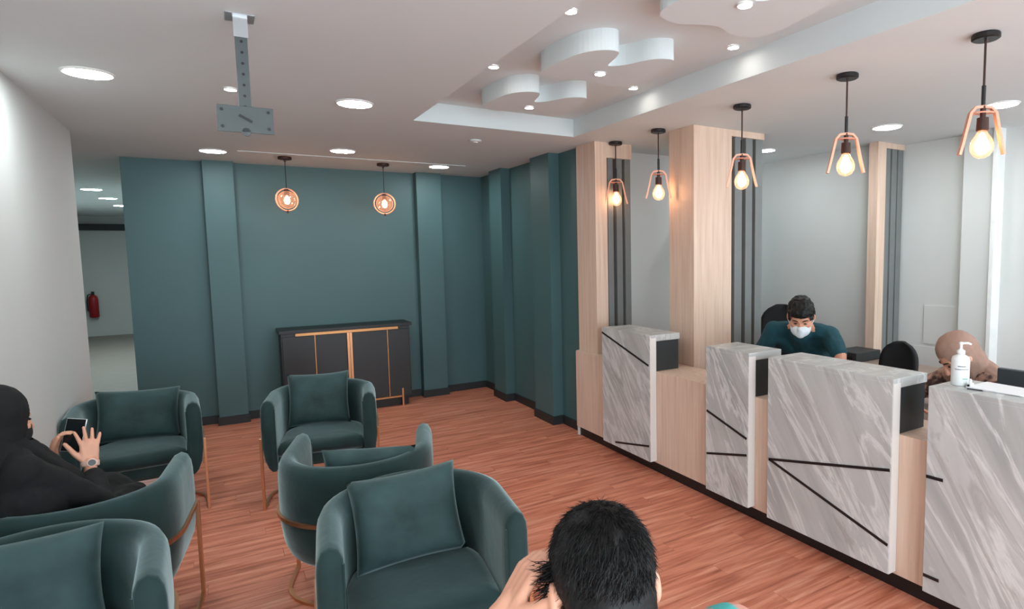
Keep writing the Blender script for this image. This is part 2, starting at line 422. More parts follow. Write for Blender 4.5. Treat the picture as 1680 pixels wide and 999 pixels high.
# ------------------------------------------------------------------ reception
BX = 2.715
cb = thing('reception_base', 'long pale wood reception base with black kickplate running under the marble counters', 'counter', (2.9, 2.5, 0))
Box('body', (BX, 0.1, 0.09), (3.06, 4.80, 0.79), M['oak'], cb)
Box('kickplate', (BX + 0.035, 0.1, 0.0), (3.03, 4.80, 0.09), M['blackstrip'], cb)
Box('end_trim', (BX + 0.02, 4.80, 0.0), (BX + 0.06, 4.825, 0.79), M['whitetop'], cb)
wt = thing('staff_worktop', 'low staff worktop behind the marble counters', 'desk', (3.3, 1.9, 0))
Box('desk_top', (3.062, 0.15, 0.735), (3.60, 3.40, 0.77), M['desk'], wt)
for yy in (0.15, 1.2, 2.3, 3.37): Box('side_panel', (3.08, yy, 0), (3.55, yy + 0.03, 0.735), M['oak'], wt)

FX = 2.655
def strip(bm, a, b):
    """thin black inlay between two (y, z) points on the panel face"""
    a = Vector((FX - 0.001, a[0], a[1])); b = Vector((FX - 0.001, b[0], b[1]))
    tube(bm, [a, b], 0, flat=(0.014, 0.006, (1, 0, 0)))
def counter(y0, y1, label, lines, zt=1.045):
    t = thing('marble_counter', label, 'counter', (2.8, (y0 + y1) / 2, 0.105), group='marble reception counters')
    Box('front_panel', (FX, y0, 0.105), (BX - 0.001, y1, zt), M['marble'], t, bev=0.003)
    Box('edge_band', (FX + 0.002, y0 - 0.003, 0.107), (BX - 0.002, y0 - 0.0002, zt - 0.002), M['whitetop'], t)
    Box('counter_box', (BX, y0 + 0.004, 0.792), (2.93, y1 - 0.004, zt - 0.028), M['black'], t)
    Box('top_slab', (FX + 0.001, y0 - 0.001, zt - 0.027), (2.94, y1 + 0.001, zt + 0.02), M['marble'], t, bev=0.003)
    for a, b in lines:
        bm = bmesh.new(); strip(bm, a, b); obj('inlay_strip', bm, M['blackstrip'], t, world=True)
    return t
counter(3.585, 4.25, 'marble reception counter in front of the slim far wooden column by the blue wall', [((4.243, 1.023), (3.60, 0.839)), ((4.06, 0.138), (3.60, 0.225))])
counter(2.59, 2.97, 'narrowest marble counter, in front of the thick central wooden column', [((2.957, 0.639), (2.60, 0.538)), ((2.957, 0.351), (2.60, 0.435))])
counter(1.66, 2.435, 'wide marble counter with a black sideways V inlay, in front of the man in teal', [((2.42, 0.464), (1.665, 0.624)), ((2.42, 0.464), (1.665, 0.251))])
counter(0.6, 1.49, 'nearest marble counter, with sanitizer bottle and papers on top', [((1.487, 0.651), (1.412, 0.654)), ((1.486, 0.186), (1.415, 0.187))])

def column(name, label, wood, slats, y0, y1, z0, cap):
    t = thing(name, label, 'column', ((wood[0] + wood[1]) / 2, (y0 + y1) / 2, z0))
    Box('wood_cladding', (wood[0], y0, z0), (wood[1], y1, CEIL - 0.001), M['oak'], t)
    Box('header', (wood[1], y0 + 0.002, CEIL - cap), (slats[-1][1] + 0.01, y1, CEIL - 0.001), M['oak'], t)
    for a, b in slats: Box('slat', (a, y0 + 0.01, z0), (b, y0 + 0.07, CEIL - cap), M['slat'], t, bev=0.002)
    return t
column('wooden_column', 'slim pale wood column with grey slats beside the blue wall', (2.765, 2.885), ((2.90, 2.955), (2.99, 3.05), (3.08, 3.14)), 4.50, 4.82, 0.7905, 0.13)
column('wooden_column', 'thick central pale wood column with grey slats behind the narrowest counter', (3.07, 3.46), ((3.505, 3.585), (3.625, 3.70), (3.735, 3.815)), 3.57, 3.87, 0, 0.05)
column('wooden_column', 'wooden column with grey slats against the office wall, behind the man in teal', (4.99, 5.11), ((5.12, 5.19), (5.215, 5.29), (5.31, 5.385)), 3.32, 3.41, 0, 0.05)

# tall dark shelf seen between the slats
sh = thing('dark_cabinet', 'tall dark shelf cabinet seen between the slats of the central column', 'cabinet', (4.4, 4.62, 0))
Box('back_panel', (4.05, 4.80, 0), (4.60, 4.83, 2.1), M['black'], sh)
for xx in (4.05, 4.57): Box('side_panel', (xx, 4.45, 0), (xx + 0.03, 4.80, 2.1), M['black'], sh)
for zz in (0.02, 0.55, 1.05, 1.55, 2.07): Box('shelf', (4.08, 4.46, zz), (4.57, 4.80, zz + 0.03), M['bronze'], sh)
# desk along the office wall
dk = thing('wall_desk', 'brown desk along the office wall behind the reception', 'desk', (4.95, 2.75, 0))
Box('desk_top', (4.50, 1.6, 0.66), (4.97, 3.70, 0.70), M['desk'], dk)
for yy in (1.6, 2.6, 3.67): Box('side_panel', (4.56, yy, 0), (4.95, yy + 0.03, 0.66), M['desk'], dk)
bx_ = thing('black_printer', 'flat black printer on the desk by the office wall', 'printer', (4.78, 3.35, 0.70))
Box('printer_body', (4.60, 3.22, 0.7005), (4.95, 3.47, 0.785), M['black'], bx_, bev=0.01)
Box('paper_slot', (4.592, 3.26, 0.725), (4.602, 3.43, 0.745), M['screen'], bx_)

def office_chair(loc, rz, label, top, w):
    t = thing('office_chair', label, 'chair', loc, rz, 'office chairs behind the reception')
    bm = bmesh.new()  # curved back with a domed top (faces -x)
    rings = []
    for k in range(17):
        a = k / 16; z = 0.55 + (top - 0.55) * a
        ww = w * (1 if a < 0.6 else max(0.25, (1 - ((a - 0.6) / 0.4) ** 2.6) ** 0.5))
        rings.append([(0.22 + 0.03 * (1 - (2 * i / 8 - 1) ** 2) + 0.05 * a, ww / 2 * (2 * i / 8 - 1), z) for i in range(9)] + [(0.27 + 0.03 * (1 - (2 * i / 8 - 1) ** 2) + 0.05 * a, ww / 2 * (2 * i / 8 - 1), z) for i in range(8, -1, -1)])
    loft(bm, rings); obj('backrest', bm, M['meshblack'], t, smooth=True)
    bm = bmesh.new(); box(bm, (-0.25, -0.23, 0.42), (0.22, 0.23, 0.50), 0.03); obj('seat', bm, M['meshblack'], t)
    bm = bmesh.new(); lathe(bm, [(0.03, 0.1), (0.03, 0.42)], n=12); obj('gas_lift', bm, M['darkmetal'], t)
    bm = bmesh.new(); tube(bm, [(0.05, 0, 0.43), (0.27, 0, 0.43), (0.30, 0, 0.60)], 0.02); obj('back_bar', bm, M['darkmetal'], t)
    for k in range(5):
        a = 2 * PI * k / 5
        bm = bmesh.new(); tube(bm, [(0.02 * math.cos(a), 0.02 * math.sin(a), 0.11), (0.28 * math.cos(a), 0.28 * math.sin(a), 0.07)], [0.022, 0.016]); leg = obj('leg', bm, M['darkmetal'], t)
        bm = bmesh.new(); lathe(bm, [(0.01, -0.015), (0.03, -0.012), (0.03, 0.012), (0.01, 0.015)], (0.28 * math.cos(a), 0.28 * math.sin(a), 0.03), 12, (math.sin(a), -math.cos(a), 0)); obj('caster', bm, M['blackstrip'], leg)
    return t
office_chair((3.93, 2.56, 0), 0.12, 'black office chair with rounded back behind the V-inlaid counter, empty', 0.995, 0.27)
office_chair((4.30, 3.88, 0), 0.5, 'black office chair half hidden by slats, behind the man in teal', 1.16, 0.40)
office_chair((3.90, 1.48, 0), 0.0, 'black office chair under the woman in the brown headscarf', 0.93, 0.44)

# ------------------------------------------------------------------ ceiling lights
def panel_light(x, y_, r, label, z=CEIL, m='panel_e', group='round LED ceiling lights'):
    t = thing('ceiling_light', label, 'light', (x, y_, z), group=group)
    bm = bmesh.new(); n = 32
    prof = [(r * 1.0, -0.0005), (r * 1.12, -0.0005), (r * 1.12, -0.004), (r * 1.02, -0.010), (r * 1.0, -0.009)]
    rings = [[(rr * math.cos(2 * PI * i / n), rr * math.sin(2 * PI * i / n), zz) for i in range(n)] for rr, zz in prof]
    rings.append(rings[0]); loft(bm, rings, cap=False); bmesh.ops.remove_doubles(bm, verts=bm.verts, dist=1e-6)
    obj('rim', bm, M['ring'], t, smooth=False)
    bm = bmesh.new(); lathe(bm, [(r * 0.99, -0.001), (r * 0.99, -0.008)], n=n); obj('diffuser', bm, M[m], t)
    return t
panel_light(-0.505, 4.10, 0.10, 'round ceiling light nearest the white left wall')
panel_light(0.775, 4.11, 0.10, 'round ceiling light between projector mount and ceiling recess')
panel_light(0.016, 6.50, 0.10, 'round ceiling light over the left blue pilaster')
panel_light(1.005, 5.98, 0.10, 'round ceiling light between the two globe pendants')
panel_light(2.065, 6.57, 0.10, 'round ceiling light over the right blue pilaster')
panel_light(4.468, 2.906, 0.10, 'round office ceiling light right of the third cage pendant')
panel_light(4.461, 2.081, 0.10, 'round office ceiling light behind the nearest cage pendant')
panel_light(4.446, 4.128, 0.08, 'small round office ceiling light right of the central column')
for yy, lab in ((10.74, 'nearest corridor ceiling light'), (12.21, 'middle corridor ceiling light'), (13.79, 'farthest corridor ceiling light, half behind the blue wall')):
    panel_light(-1.39, yy, 0.11, lab, m='panel_far', group='corridor ceiling lights')
# lights of the same row behind the camera
for x, y_, lab in ((-0.5, 2.1, 'round ceiling light outside the frame, beside the white left wall'), (0.8, -1.0, 'round ceiling light behind the photographer'), (4.4, 0.6, 'round office ceiling light outside the frame on the right')):
    panel_light(x, y_, 0.10, lab)
panel_light(0.114, 4.093, 0.03, 'small warm ceiling spot beside the projector pole', m='spot_e', group='small ceiling spots')
for x, y_, z, lab in ((1.402, 2.472, TZ, 'small spot in the ceiling recess left of the nearest plaster wave'), (1.838, 1.827, 2.665, 'small spot on the nearest plaster wave'), (1.416, 3.412, TZ, 'small spot in the ceiling recess at its left edge'),
                      (1.83, 2.91, 2.665, 'small spot on the middle plaster wave'), (2.389, 2.457, TZ, 'small spot beside the recess edge, nearest the third cage pendant'), (1.826, 3.806, 2.665, 'small spot on the farthest plaster wave'), (2.391, 3.39, TZ, 'small spot beside the recess edge, near the central column')):
    panel_light(x, y_, 0.028, lab, z=z, m='spot_e', group='small ceiling spots')
sd = thing('smoke_detector', 'small flat white disc on the ceiling beyond the recess', 'detector', (1.87, 4.94, CEIL))
bm = bmesh.new(); lathe(bm, [(0.05, -0.0005), (0.05, -0.010), (0.03, -0.016)]); obj('housing', bm, M['ceil'], sd)
bm = bmesh.new(); lathe(bm, [(0.02, -0.016), (0.018, -0.022)]); obj('sensor_cap', bm, M['ring'], sd)

def cage_pendant(y_, label):
    X = 2.95
    t = thing('cage_pendant', label, 'lamp', (X, y_, CEIL), group='cage pendants over the reception')
    bm = bmesh.new(); lathe(bm, [(0.055, -0.0005), (0.058, -0.006), (0.058, -0.022), (0.05, -0.027)]); obj('canopy', bm, M['darkmetal'], t, smooth=False)
    bm = bmesh.new(); lathe(bm, [(0.005, -0.026), (0.005, -0.235)], n=10); obj('rod', bm, M['bronze'], t)
    bm = bmesh.new(); lathe(bm, [(0.009, -0.225), (0.009, -0.315)], n=10); obj('rod_sleeve', bm, M['blackstrip'], t)
    bm = bmesh.new()
    for s in (-1, 1):
        for q in (-0.0,):
            tube(bm, [(0, 0, -0.318), (s * 0.035, 0, -0.322), (s * 0.055, 0, -0.345), (s * 0.085, 0, -0.48), (s * 0.098, 0, -0.53)], 0, flat=(0.012, 0.022, (0, 1, 0)))
    tube(bm, [(0.045 * math.cos(2 * PI * k / 20), 0.028 * math.sin(2 * PI * k / 20), -0.345) for k in range(20)], 0.004, 6, closed=True)
    cage = obj('cage', bm, M['pink'], t); cage.rotation_euler = (0, 0, -0.62)
    bm = bmesh.new(); lathe(bm, [(0.012, -0.315), (0.012, -0.365), (0.024, -0.367), (0.026, -0.42), (0.022, -0.425)], n=16); obj('socket', bm, M['bronze'], t)
    bm = bmesh.new(); lathe(bm, [(0.018, -0.425), (0.026, -0.44), (0.042, -0.465), (0.049, -0.49), (0.046, -0.515), (0.032, -0.537), (0.012, -0.546), (0.001, -0.547)], n=24); g = obj('bulb', bm, M['bulbglass'], t, smooth=True)
    bm = bmesh.new()
    lathe(bm, [(0.004, -0.43), (0.018, -0.455), (0.030, -0.488), (0.022, -0.515), (0.003, -0.530)], n=12); obj('filament', bm, M['bulb_e'], g)
    return t
for yy, lab in ((4.455, 'cage pendant farthest back, in front of the slats by the blue wall'), (3.85, 'cage pendant left of the thick central wooden column'), (2.95, 'cage pendant in front of the central column slats'), (2.16, 'cage pendant above the man in the teal shirt'), (1.45, 'nearest cage pendant, above the sanitizer bottle')):
    cage_pendant(yy, lab)
def globe_pendant(x, y_, zc, label, rot):
    t = thing('globe_pendant', label, 'lamp', (x, y_, CEIL), group='globe pendants by the blue wall')
    d = zc - CEIL
    bm = bmesh.new(); lathe(bm, [(0.058, -0.0005), (0.06, -0.006), (0.06, -0.024), (0.05, -0.028)]); lathe(bm, [(0.012, -0.027), (0.008, -0.05)], n=12); obj('canopy', bm, M['bronze'], t)
    bm = bmesh.new(); lathe(bm, [(0.004, -0.045), (0.004, d + 0.095)], n=8); obj('cord', bm, M['darkmetal'], t)
    bm = bmesh.new()
    tube(bm, [(0.105 * math.sin(2 * PI * k / 40), 0, d + 0.105 * math.cos(2 * PI * k / 40)) for k in range(40)], 0.007, 8, closed=True)
    r = obj('ring', bm, M['pink'], t, smooth=True); r.rotation_euler = (0, 0, rot)
    bm = bmesh.new(); lathe(bm, [(0.016, d + 0.10), (0.022, d + 0.09), (0.024, d + 0.045), (0.018, d + 0.04)], n=16); obj('socket', bm, M['bronze'], t)
    bm = bmesh.new(); lathe(bm, [(0.085 * math.sin(PI * k / 16) + 0.0005, d - 0.085 * math.cos(PI * k / 16)) for k in range(17)], n=28); g = obj('globe', bm, M['globeglass'], t, smooth=True)
    bm = bmesh.new(); lathe(bm, [(0.003, d + 0.04), (0.018, d + 0.02), (0.026, d - 0.01), (0.018, d - 0.036), (0.002, d - 0.043)], n=16); obj('bulb', bm, M['globe_e'], g)
    bm = bmesh.new(); lathe(bm, [(0.008, d - 0.125), (0.010, d - 0.10)], n=10); obj('finial', bm, M['bronze'], t)
globe_pendant(0.59, 6.60, 2.225, 'left glowing globe pendant before the blue wall', 0.35)
globe_pendant(1.495, 6.62, 2.218, 'right glowing globe pendant before the blue wall', -0.15)

# projector mount
pm = thing('projector_mount', 'grey projector bracket without projector hanging on a ceiling pole', 'bracket', (0.127, 2.88, CEIL))
bm = bmesh.new()
z0, z1 = -0.39, -0.001; w = 0.021
box(bm, (-w, -w, z0), (w, w, z1 - 0.06))
box(bm, (-w, -w + 0.004, z1 - 0.06), (w, w, z1))
pole = obj('pole', bm, M['steel'], pm)
for k in range(7):
    bm = bmesh.new(); lathe(bm, [(0.0055, 0), (0.0055, 0.002)], (0.0, -w - 0.0015, -0.10 - k * 0.042), 10, (0, 1, 0)); obj('bolt_hole', bm, M['blackstrip'], pole)
bm = bmesh.new(); box(bm, (-0.025, -0.027, -0.085), (0.025, -0.0215, -0.001)); box(bm, (-0.05, -0.05, -0.005), (0.05, 0.05, -0.0005)); obj('ceiling_bracket', bm, M['bare'], pm)
bm = bmesh.new(); box(bm, (-0.097, -0.032, -0.455), (0.097, -0.024, -0.352), 0.002); lathe(bm, [(0.016, 0), (0.016, 0.008)], (0, -0.032, -0.452), 12, (0, 1, 0)); box(bm, (-0.02, -0.024, -0.42), (0.02, 0.01, -0.38))
pl = obj('mount_plate', bm, M['steel'], pm); pl.rotation_euler = (0, 0, -0.06)
for (px, pz) in ((-0.08, -0.37), (0.08, -0.37), (-0.08, -0.435), (0.08, -0.435)):
    bm = bmesh.new(); lathe(bm, [(0.006, 0), (0.006, 0.003)], (px, -0.0355, pz), 10, (0, 1, 0)); obj('bolt', bm, M['blackstrip'], pl)
bm = bmesh.new(); tube(bm, [(-0.022, -0.034, -0.388), (0.022, -0.034, -0.412)], 0, flat=(0.010, 0.003, (0, 1, 0))); obj('slot', bm, M['blackstrip'], pl)

# ------------------------------------------------------------------ black and gold cabinet
cbn = thing('sideboard_cabinet', 'black sideboard cabinet with gold trim against the blue wall', 'cabinet', (1.125, 7.0, 0))
Box('body', (0.49, 6.92, 0.10), (1.77, 7.24, 0.90), M['cabinet'], cbn)
Box('top', (0.47, 6.885, 0.90), (1.79, 7.24, 0.935), M['blackstrip'], cbn, bev=0.003)
Box('plinth', (0.52, 6.95, 0.0), (1.74, 7.22, 0.10), M['blackstrip'], cbn)
dx = [(0.50, 0.795), (0.805, 1.105), (1.165, 1.52), (1.53, 1.76)]
for a, b in dx: Box('door', (a, 6.905, 0.12), (b, 6.92, 0.865), M['cabinet'], cbn, bev=0.002)
Box('gold_rail', (0.62, 6.895, 0.870), (1.64, 6.92, 0.897), M['brass'], cbn)
for a, b in ((0.796, 0.804), (1.521, 1.529)): Box('gold_strip', (a, 6.897, 0.12), (b, 6.92, 0.868), M['brass'], cbn)
for a, b in ((1.11, 1.133), (1.137, 1.16)): Box('gold_strip', (a, 6.892, 0.12), (b, 6.92, 0.868), M['gold'], cbn)
Box('gold_rail', (0.62, 6.897, 0.10), (1.66, 6.92, 0.118), M['brass'], cbn)
for xx in (0.61, 1.655): Box('leg', (xx, 6.885, 0.0), (xx + 0.018, 6.903, 0.20), M['gold'], cbn)

# ------------------------------------------------------------------ fire extinguisher at the corridor end
fe = thing('fire_extinguisher', 'red fire extinguisher hanging at the end of the corridor', 'extinguisher', (-2.34, 17.1, 0.42))
bm = bmesh.new(); lathe(bm, [(0.06, 0), (0.085, 0.02), (0.085, 0.40), (0.07, 0.46), (0.03, 0.50)]); obj('cylinder_body', bm, M['red'], fe, smooth=True)
bm = bmesh.new(); lathe(bm, [(0.025, 0.49), (0.025, 0.55)], n=12); box(bm, (-0.02, -0.10, 0.55), (0.02, 0.03, 0.57)); obj('handle', bm, M['blackstrip'], fe)
bm = bmesh.new(); tube(bm, [(0, -0.02, 0.53), (-0.08, -0.05, 0.50), (-0.10, -0.05, 0.35), (-0.095, -0.04, 0.15)], 0.012); obj('hose', bm, M['blackstrip'], fe)

# ------------------------------------------------------------------ armchairs
def u_path(r, yf, n=24):
    """U open to -y: arm tip (x<0) round the back to the other tip; returns points and outward normals"""
    P = [(Vector((-r, yf + (0 - yf) * k / 6, 0)), Vector((-1, 0, 0))) for k in range(6)]
    P += [(Vector((-r * math.cos(PI * k / n), r * math.sin(PI * k / n), 0)), Vector((-math.cos(PI * k / n), math.sin(PI * k / n), 0))) for k in range(n + 1)]
    P += [(Vector((r, 0 + (yf) * k / 6, 0)), Vector((1, 0, 0))) for k in range(1, 7)]
    return P
CH_R, CH_YF = 0.312, -0.31
def make_armchair():
    t = thing('velvet_armchair', 'x', 'armchair')
    T = 0.043
    prof = [(-T, 0.27), (-T, 0.50), (-T, 0.66), (-T * 0.93, 0.695), (-T * 0.6, 0.726), (0, 0.738), (T * 0.6, 0.726), (T * 0.93, 0.695), (T * 1.03, 0.66), (T * 1.08, 0.55), (T * 1.0, 0.42), (T * 0.75, 0.335), (T * 0.25, 0.28), (-T * 0.3, 0.255), (-T * 0.8, 0.255)]
    P = u_path(CH_R, CH_YF)
    bm = bmesh.new(); rings = []
    def ring(p, n, sc, dz=0.0):
        c = 0.0
        zc = 0.495
        return [p + n * (o * sc) + Vector((0, 0, zc + (z - zc) * (1 - dz))) for o, z in prof]
    p0, n0 = P[0]; p1, n1 = P[-1]
    for e, s, d in ((0.022, 0.55, 0.05), (0.018, 0.80, 0.022), (0.010, 0.95, 0.006)): rings.append(ring(p0 + Vector((0, -e, 0)), n0, s, d))
    rings += [ring(p, n, 1) for p, n in P]
    for e, s, d in ((0.010, 0.95, 0.006), (0.018, 0.80, 0.022), (0.022, 0.55, 0.05)): rings.append(ring(p1 + Vector((0, -e, 0)), n1, s, d))
    loft(bm, rings); obj('shell', bm, M['velvet'], t, smooth=True)
    bm = bmesh.new(); tube(bm, [p0 + Vector((T * 0.92, -0.016, z)) for z in (0.30, 0.5, 0.68)], 0.004, 6); obj('piping', bm, M['velvet'], t)
    bm = bmesh.new(); tube(bm, [p1 + Vector((-T * 0.92, -0.016, z)) for z in (0.30, 0.5, 0.68)], 0.004, 6)
    obj('piping', bm, M['velvet'], t)
    ri = CH_R - T - 0.002
    def U(r, yf, z): return [(p.x, p.y, z) for p, n in u_path(r, yf, 16)]
    bm = bmesh.new(); loft(bm, [U(ri - 0.03, CH_YF + 0.03, 0.262), U(ri, CH_YF + 0.01, 0.285), U(ri, CH_YF + 0.01, 0.345)]); obj('seat_base', bm, M['velvet'], t)
    bm = bmesh.new()
    loft(bm, [U(ri - 0.012, CH_YF + 0.010, 0.347), U(ri - 0.002, CH_YF - 0.004, 0.365), U(ri - 0.002, CH_YF - 0.004, 0.405), U(ri - 0.012, CH_YF + 0.008, 0.425), U(ri - 0.045, CH_YF + 0.045, 0.437), U(ri - 0.14, CH_YF + 0.14, 0.443)])
    obj('seat_cushion', bm, M['velvet'], t, smooth=True)
    G = CH_R + T * 1.04 + 0.007
    bm = bmesh.new(); tube(bm, [Vector((p.x, p.y, 0.478)) for p, n in u_path(G, CH_YF - 0.005)], 0, flat=(0.012, 0.018, (0, 0, 1))); obj('frame_ring', bm, M['gold'], t)
    for s in (-1, 1):
        bm = bmesh.new(); box(bm, (s * G - 0.008, CH_YF - 0.012, 0.0), (s * G + 0.008, CH_YF + 0.014, 0.488), 0.002); obj('leg', bm, M['gold'], t)
    bm = bmesh.new()
    pts = [(-G, CH_YF + 0.014), (-G, -0.12)] + [(-G * math.cos(PI * k / 16), -0.12 + 0.30 * math.sin(PI * k / 16)) for k in range(1, 16)] + [(G, -0.12), (G, CH_YF + 0.014)]
    tube(bm, [(x, y_, 0.008) for x, y_ in pts], 0, flat=(0.018, 0.014, (0, 0, 1))); obj('floor_rail', bm, M['gold'], t)
    return t
def dup(root, loc, rz, label):
    r = root.copy(); C.objects.link(r); r.location = loc; r.rotation_euler = (0, 0, rz); r['label'] = label
    for ch in list(root.children):
        c = ch.copy(); C.objects.link(c); c.parent = r
        for g in ch.children:
            d = g.copy(); C.objects.link(d); d.parent = c
    return r
CHAIRS = dict(
    A=((0.600, 2.36, 0), -0.13, 'dark green velvet armchair nearest the seated man, facing the camera'),
    B=((0.535, 3.18, 0), PI - 0.29, 'dark green armchair seen from behind, standing back to back with the front armchair'),
    C=((0.585, 4.77, 0), -0.20, 'dark green armchair in front of the black and gold cabinet'),
    D=((-0.525, 5.08, 0), 0.05, 'dark green armchair beside the corridor opening and white wall'),
    E=((-0.555, 3.29, 0), PI - 0.12, 'dark green armchair holding the woman dressed in black'),
    F=((-0.555, 2.52, 0), 0.03, 'dark green armchair in the lower left corner, cut by the frame'),
)
ch0 = make_armchair(); ch0['group'] = 'green velvet armchairs'
for k, (loc, rz, lab) in CHAIRS.items():
    if k == 'A': ch0.location = loc; ch0.rotation_euler = (0, 0, rz); ch0['label'] = lab
    else: dup(ch0, loc, rz, lab)
def pillow(chair, w, h, tilt, off, label, seed, roll=0.0, z0=0.447):
    (cx, cy, _), rz, _l = CHAIRS[chair]
    bm = bmesh.new(); N = 18; grid = {}
    rnd = Vector((seed * 3.1, seed * 1.7, 0))
    for side in (1, -1):
        for i in range(N + 1):
            for j in range(N + 1):
                u = 2 * i / N - 1; v = 2 * j / N - 1
                edge = i in (0, N) or j in (0, N)
                if edge and side == -1: grid[side, i, j] = grid[1, i, j]; continue
                prof = ((1 - u ** 4) * (1 - v ** 4)) ** 0.55
                th = 0.068 * prof + (0.006 * noise.noise(Vector((u * 3, v * 3, side)) + rnd)) * prof + 0.010 * noise.noise(Vector((u * 9, v * 4, side * 3)) + rnd) * prof * (1 - prof)
                pin = 1 - 0.07 * (1 - v * v) * abs(u) ** 3; pin2 = 1 - 0.07 * (1 - u * u) * abs(v) ** 3
                grid[side, i, j] = bm.verts.new((u * w / 2 * pin, side * th, v * h / 2 * pin2 + h / 2))
    for side in (1, -1):
        for i in range(N):
            for j in range(N):
                try: bm.faces.new((grid[side, i, j], grid[side, i + 1, j], grid[side, i + 1, j + 1], grid[side, i, j + 1]))
                except ValueError: pass
    o = obj('throw_pillow', bm, M['pillow'], None, smooth=True)
    c, s = math.cos(rz), math.sin(rz)
    o.location = (cx + c * off[0] - s * off[1], cy + s * off[0] + c * off[1], z0)
    o.rotation_euler = (Matrix.Rotation(rz, 3, 'Z') @ Matrix.Rotation(-tilt, 3, 'X') @ Matrix.Rotation(roll, 3, 'Y')).to_euler()
    return tag(o, label, 'pillow', 'green throw pillows')
pillow('A', 0.43, 0.365, 0.33, (-0.01, 0.05), 'square green pillow in the armchair nearest the seated man', 1, roll=-0.06)
pillow('B', 0.42, 0.33, 0.20, (-0.06, 0.10), 'green pillow just showing above the back of the armchair seen from behind', 2, roll=-0.04)
pillow('C', 0.42, 0.385, 0.22, (-0.035, 0.06), 'square green pillow with pointed corners, in the armchair before the cabinet', 3)
pillow('D', 0.47, 0.35, 0.22, (0.0, 0.07), 'wide creased green pillow in the armchair beside the corridor', 4, roll=0.05)
pillow('F', 0.44, 0.335, 0.30, (-0.05, 0.06), 'green pillow in the lower left armchair, cut by the frame', 5)
# low stool under the man in the foreground
st = thing('round_stool', 'round green stool under the man in the foreground', 'stool', (0.47, 0.62, 0))
bm = bmesh.new(); lathe(bm, [(0.18, 0.05), (0.20, 0.08), (0.20, 0.38), (0.185, 0.405), (0.12, 0.41)], n=32); obj('seat', bm, M['velvet'], st, smooth=True)
bm = bmesh.new(); lathe(bm, [(0.17, 0.0), (0.17, 0.05)], n=32); obj('foot', bm, M['gold'], st)

# ------------------------------------------------------------------ counter top items
sb = thing('sanitizer_bottle', 'white hand sanitizer pump bottle standing on the nearest marble counter', 'bottle', (2.79, 1.425, 1.0655))
bm = bmesh.new(); lathe(bm, [(0.034, 0), (0.037, 0.004), (0.037, 0.115), (0.033, 0.128), (0.016, 0.138), (0.014, 0.142)], n=28); obj('bottle_body', bm, M['plastic'], sb, smooth=True)
bm = bmesh.new(); lathe(bm, [(0.017, 0.141), (0.017, 0.156), (0.010, 0.16), (0.006, 0.165), (0.006, 0.182), (0.009, 0.184), (0.009, 0.192), (0.004, 0.195)], n=16); tube(bm, [(0, 0, 0.189), (0.018, -0.022, 0.190), (0.026, -0.031, 0.184)], [0.006, 0.005, 0.004]); obj('pump', bm, M['plastic'], sb, smooth=True)
bm = bmesh.new()
for z0_, z1_, a0, a1 in ((0.086, 0.091, 3.35, 4.25), (0.073, 0.077, 3.0, 4.7)):
    n = 14; rr = 0.0374
    for i in range(n):
        a, b = a0 + (a1 - a0) * i / n, a0 + (a1 - a0) * (i + 0.72) / n
        v = [bm.verts.new((rr * math.cos(q), rr * math.sin(q), z)) for q, z in ((a, z0_), (b, z0_), (b, z1_), (a, z1_))]; bm.faces.new(v)
obj('print', bm, M['inkgrey'], sb)
bm = bmesh.new()
for i in range(5):
    a = 3.9 + i * 0.13; v = [bm.verts.new((0.0374 * math.cos(q), 0.0374 * math.sin(q), z)) for q, z in ((a, 0.03), (a + 0.1, 0.03), (a + 0.1, 0.036), (a, 0.036))]; bm.faces.new(v)
obj('print', bm, M['inkgreen'], sb)
pp = thing('paper_sheets', 'white paper sheets lying on the nearest marble counter', 'paper', (2.84, 1.27, 1.0655))
for k, (rz, dz) in enumerate(((0.05, 0), (0.0, 0.0016), (-0.04, 0.0032))):
    bm = bmesh.new(); box(bm, (-0.085, -0.11, dz), (0.085, 0.11, dz + 0.0014)); s = obj('sheet', bm, M['paper'], pp); s.rotation_euler = (0, 0, rz)
kc = thing('pen_holder_clip', 'small white clip with dark tip beside the sanitizer bottle', 'clip', (2.775, 1.372, 1.0655))
bm = bmesh.new(); box(bm, (-0.014, -0.010, 0), (0.014, 0.010, 0.02), 0.004); lathe(bm, [(0.006, 0.02), (0.006, 0.034), (0.003, 0.037)], n=10); obj('clip_body', bm, M['plastic'], kc)
bm = bmesh.new(); lathe(bm, [(0.005, 0), (0.005, 0.004)], (-0.015, 0, 0.01), 10, (-1, 0, 0)); obj('dark_tip', bm, M['blackstrip'], kc)
pn = thing('ballpoint_pen', 'thin dark pen lying in front of the white papers', 'pen', (2.725, 1.36, 1.0655))
bm = bmesh.new(); tube(bm, [(0, 0.0, 0.003), (0.01, -0.06, 0.003)], 0.003); obj('barrel', bm, M['monitor'], pn)
bm = bmesh.new(); tube(bm, [(0.01, -0.06, 0.003), (0.0115, -0.072, 0.003)], [0.003, 0.001]); obj('tip', bm, M['bare'], pn)
mo = thing('computer_monitor', 'dark grey computer monitor behind the nearest counter, at the right edge', 'monitor', (3.25, 1.2, 0.7705))
Box('screen_housing', (3.235, 0.98, 0.83), (3.265, 1.475, 1.085), M['monitor'], mo, bev=0.006)
Box('screen', (3.265, 0.995, 0.845), (3.268, 1.46, 1.07), M['screen'], mo)
bm = bmesh.new(); box(bm, (3.22, 1.20, 0.772), (3.234, 1.25, 0.95)); box(bm, (3.17, 1.12, 0.771), (3.33, 1.33, 0.783)); obj('stand', bm, M['monitor'], mo, world=True)

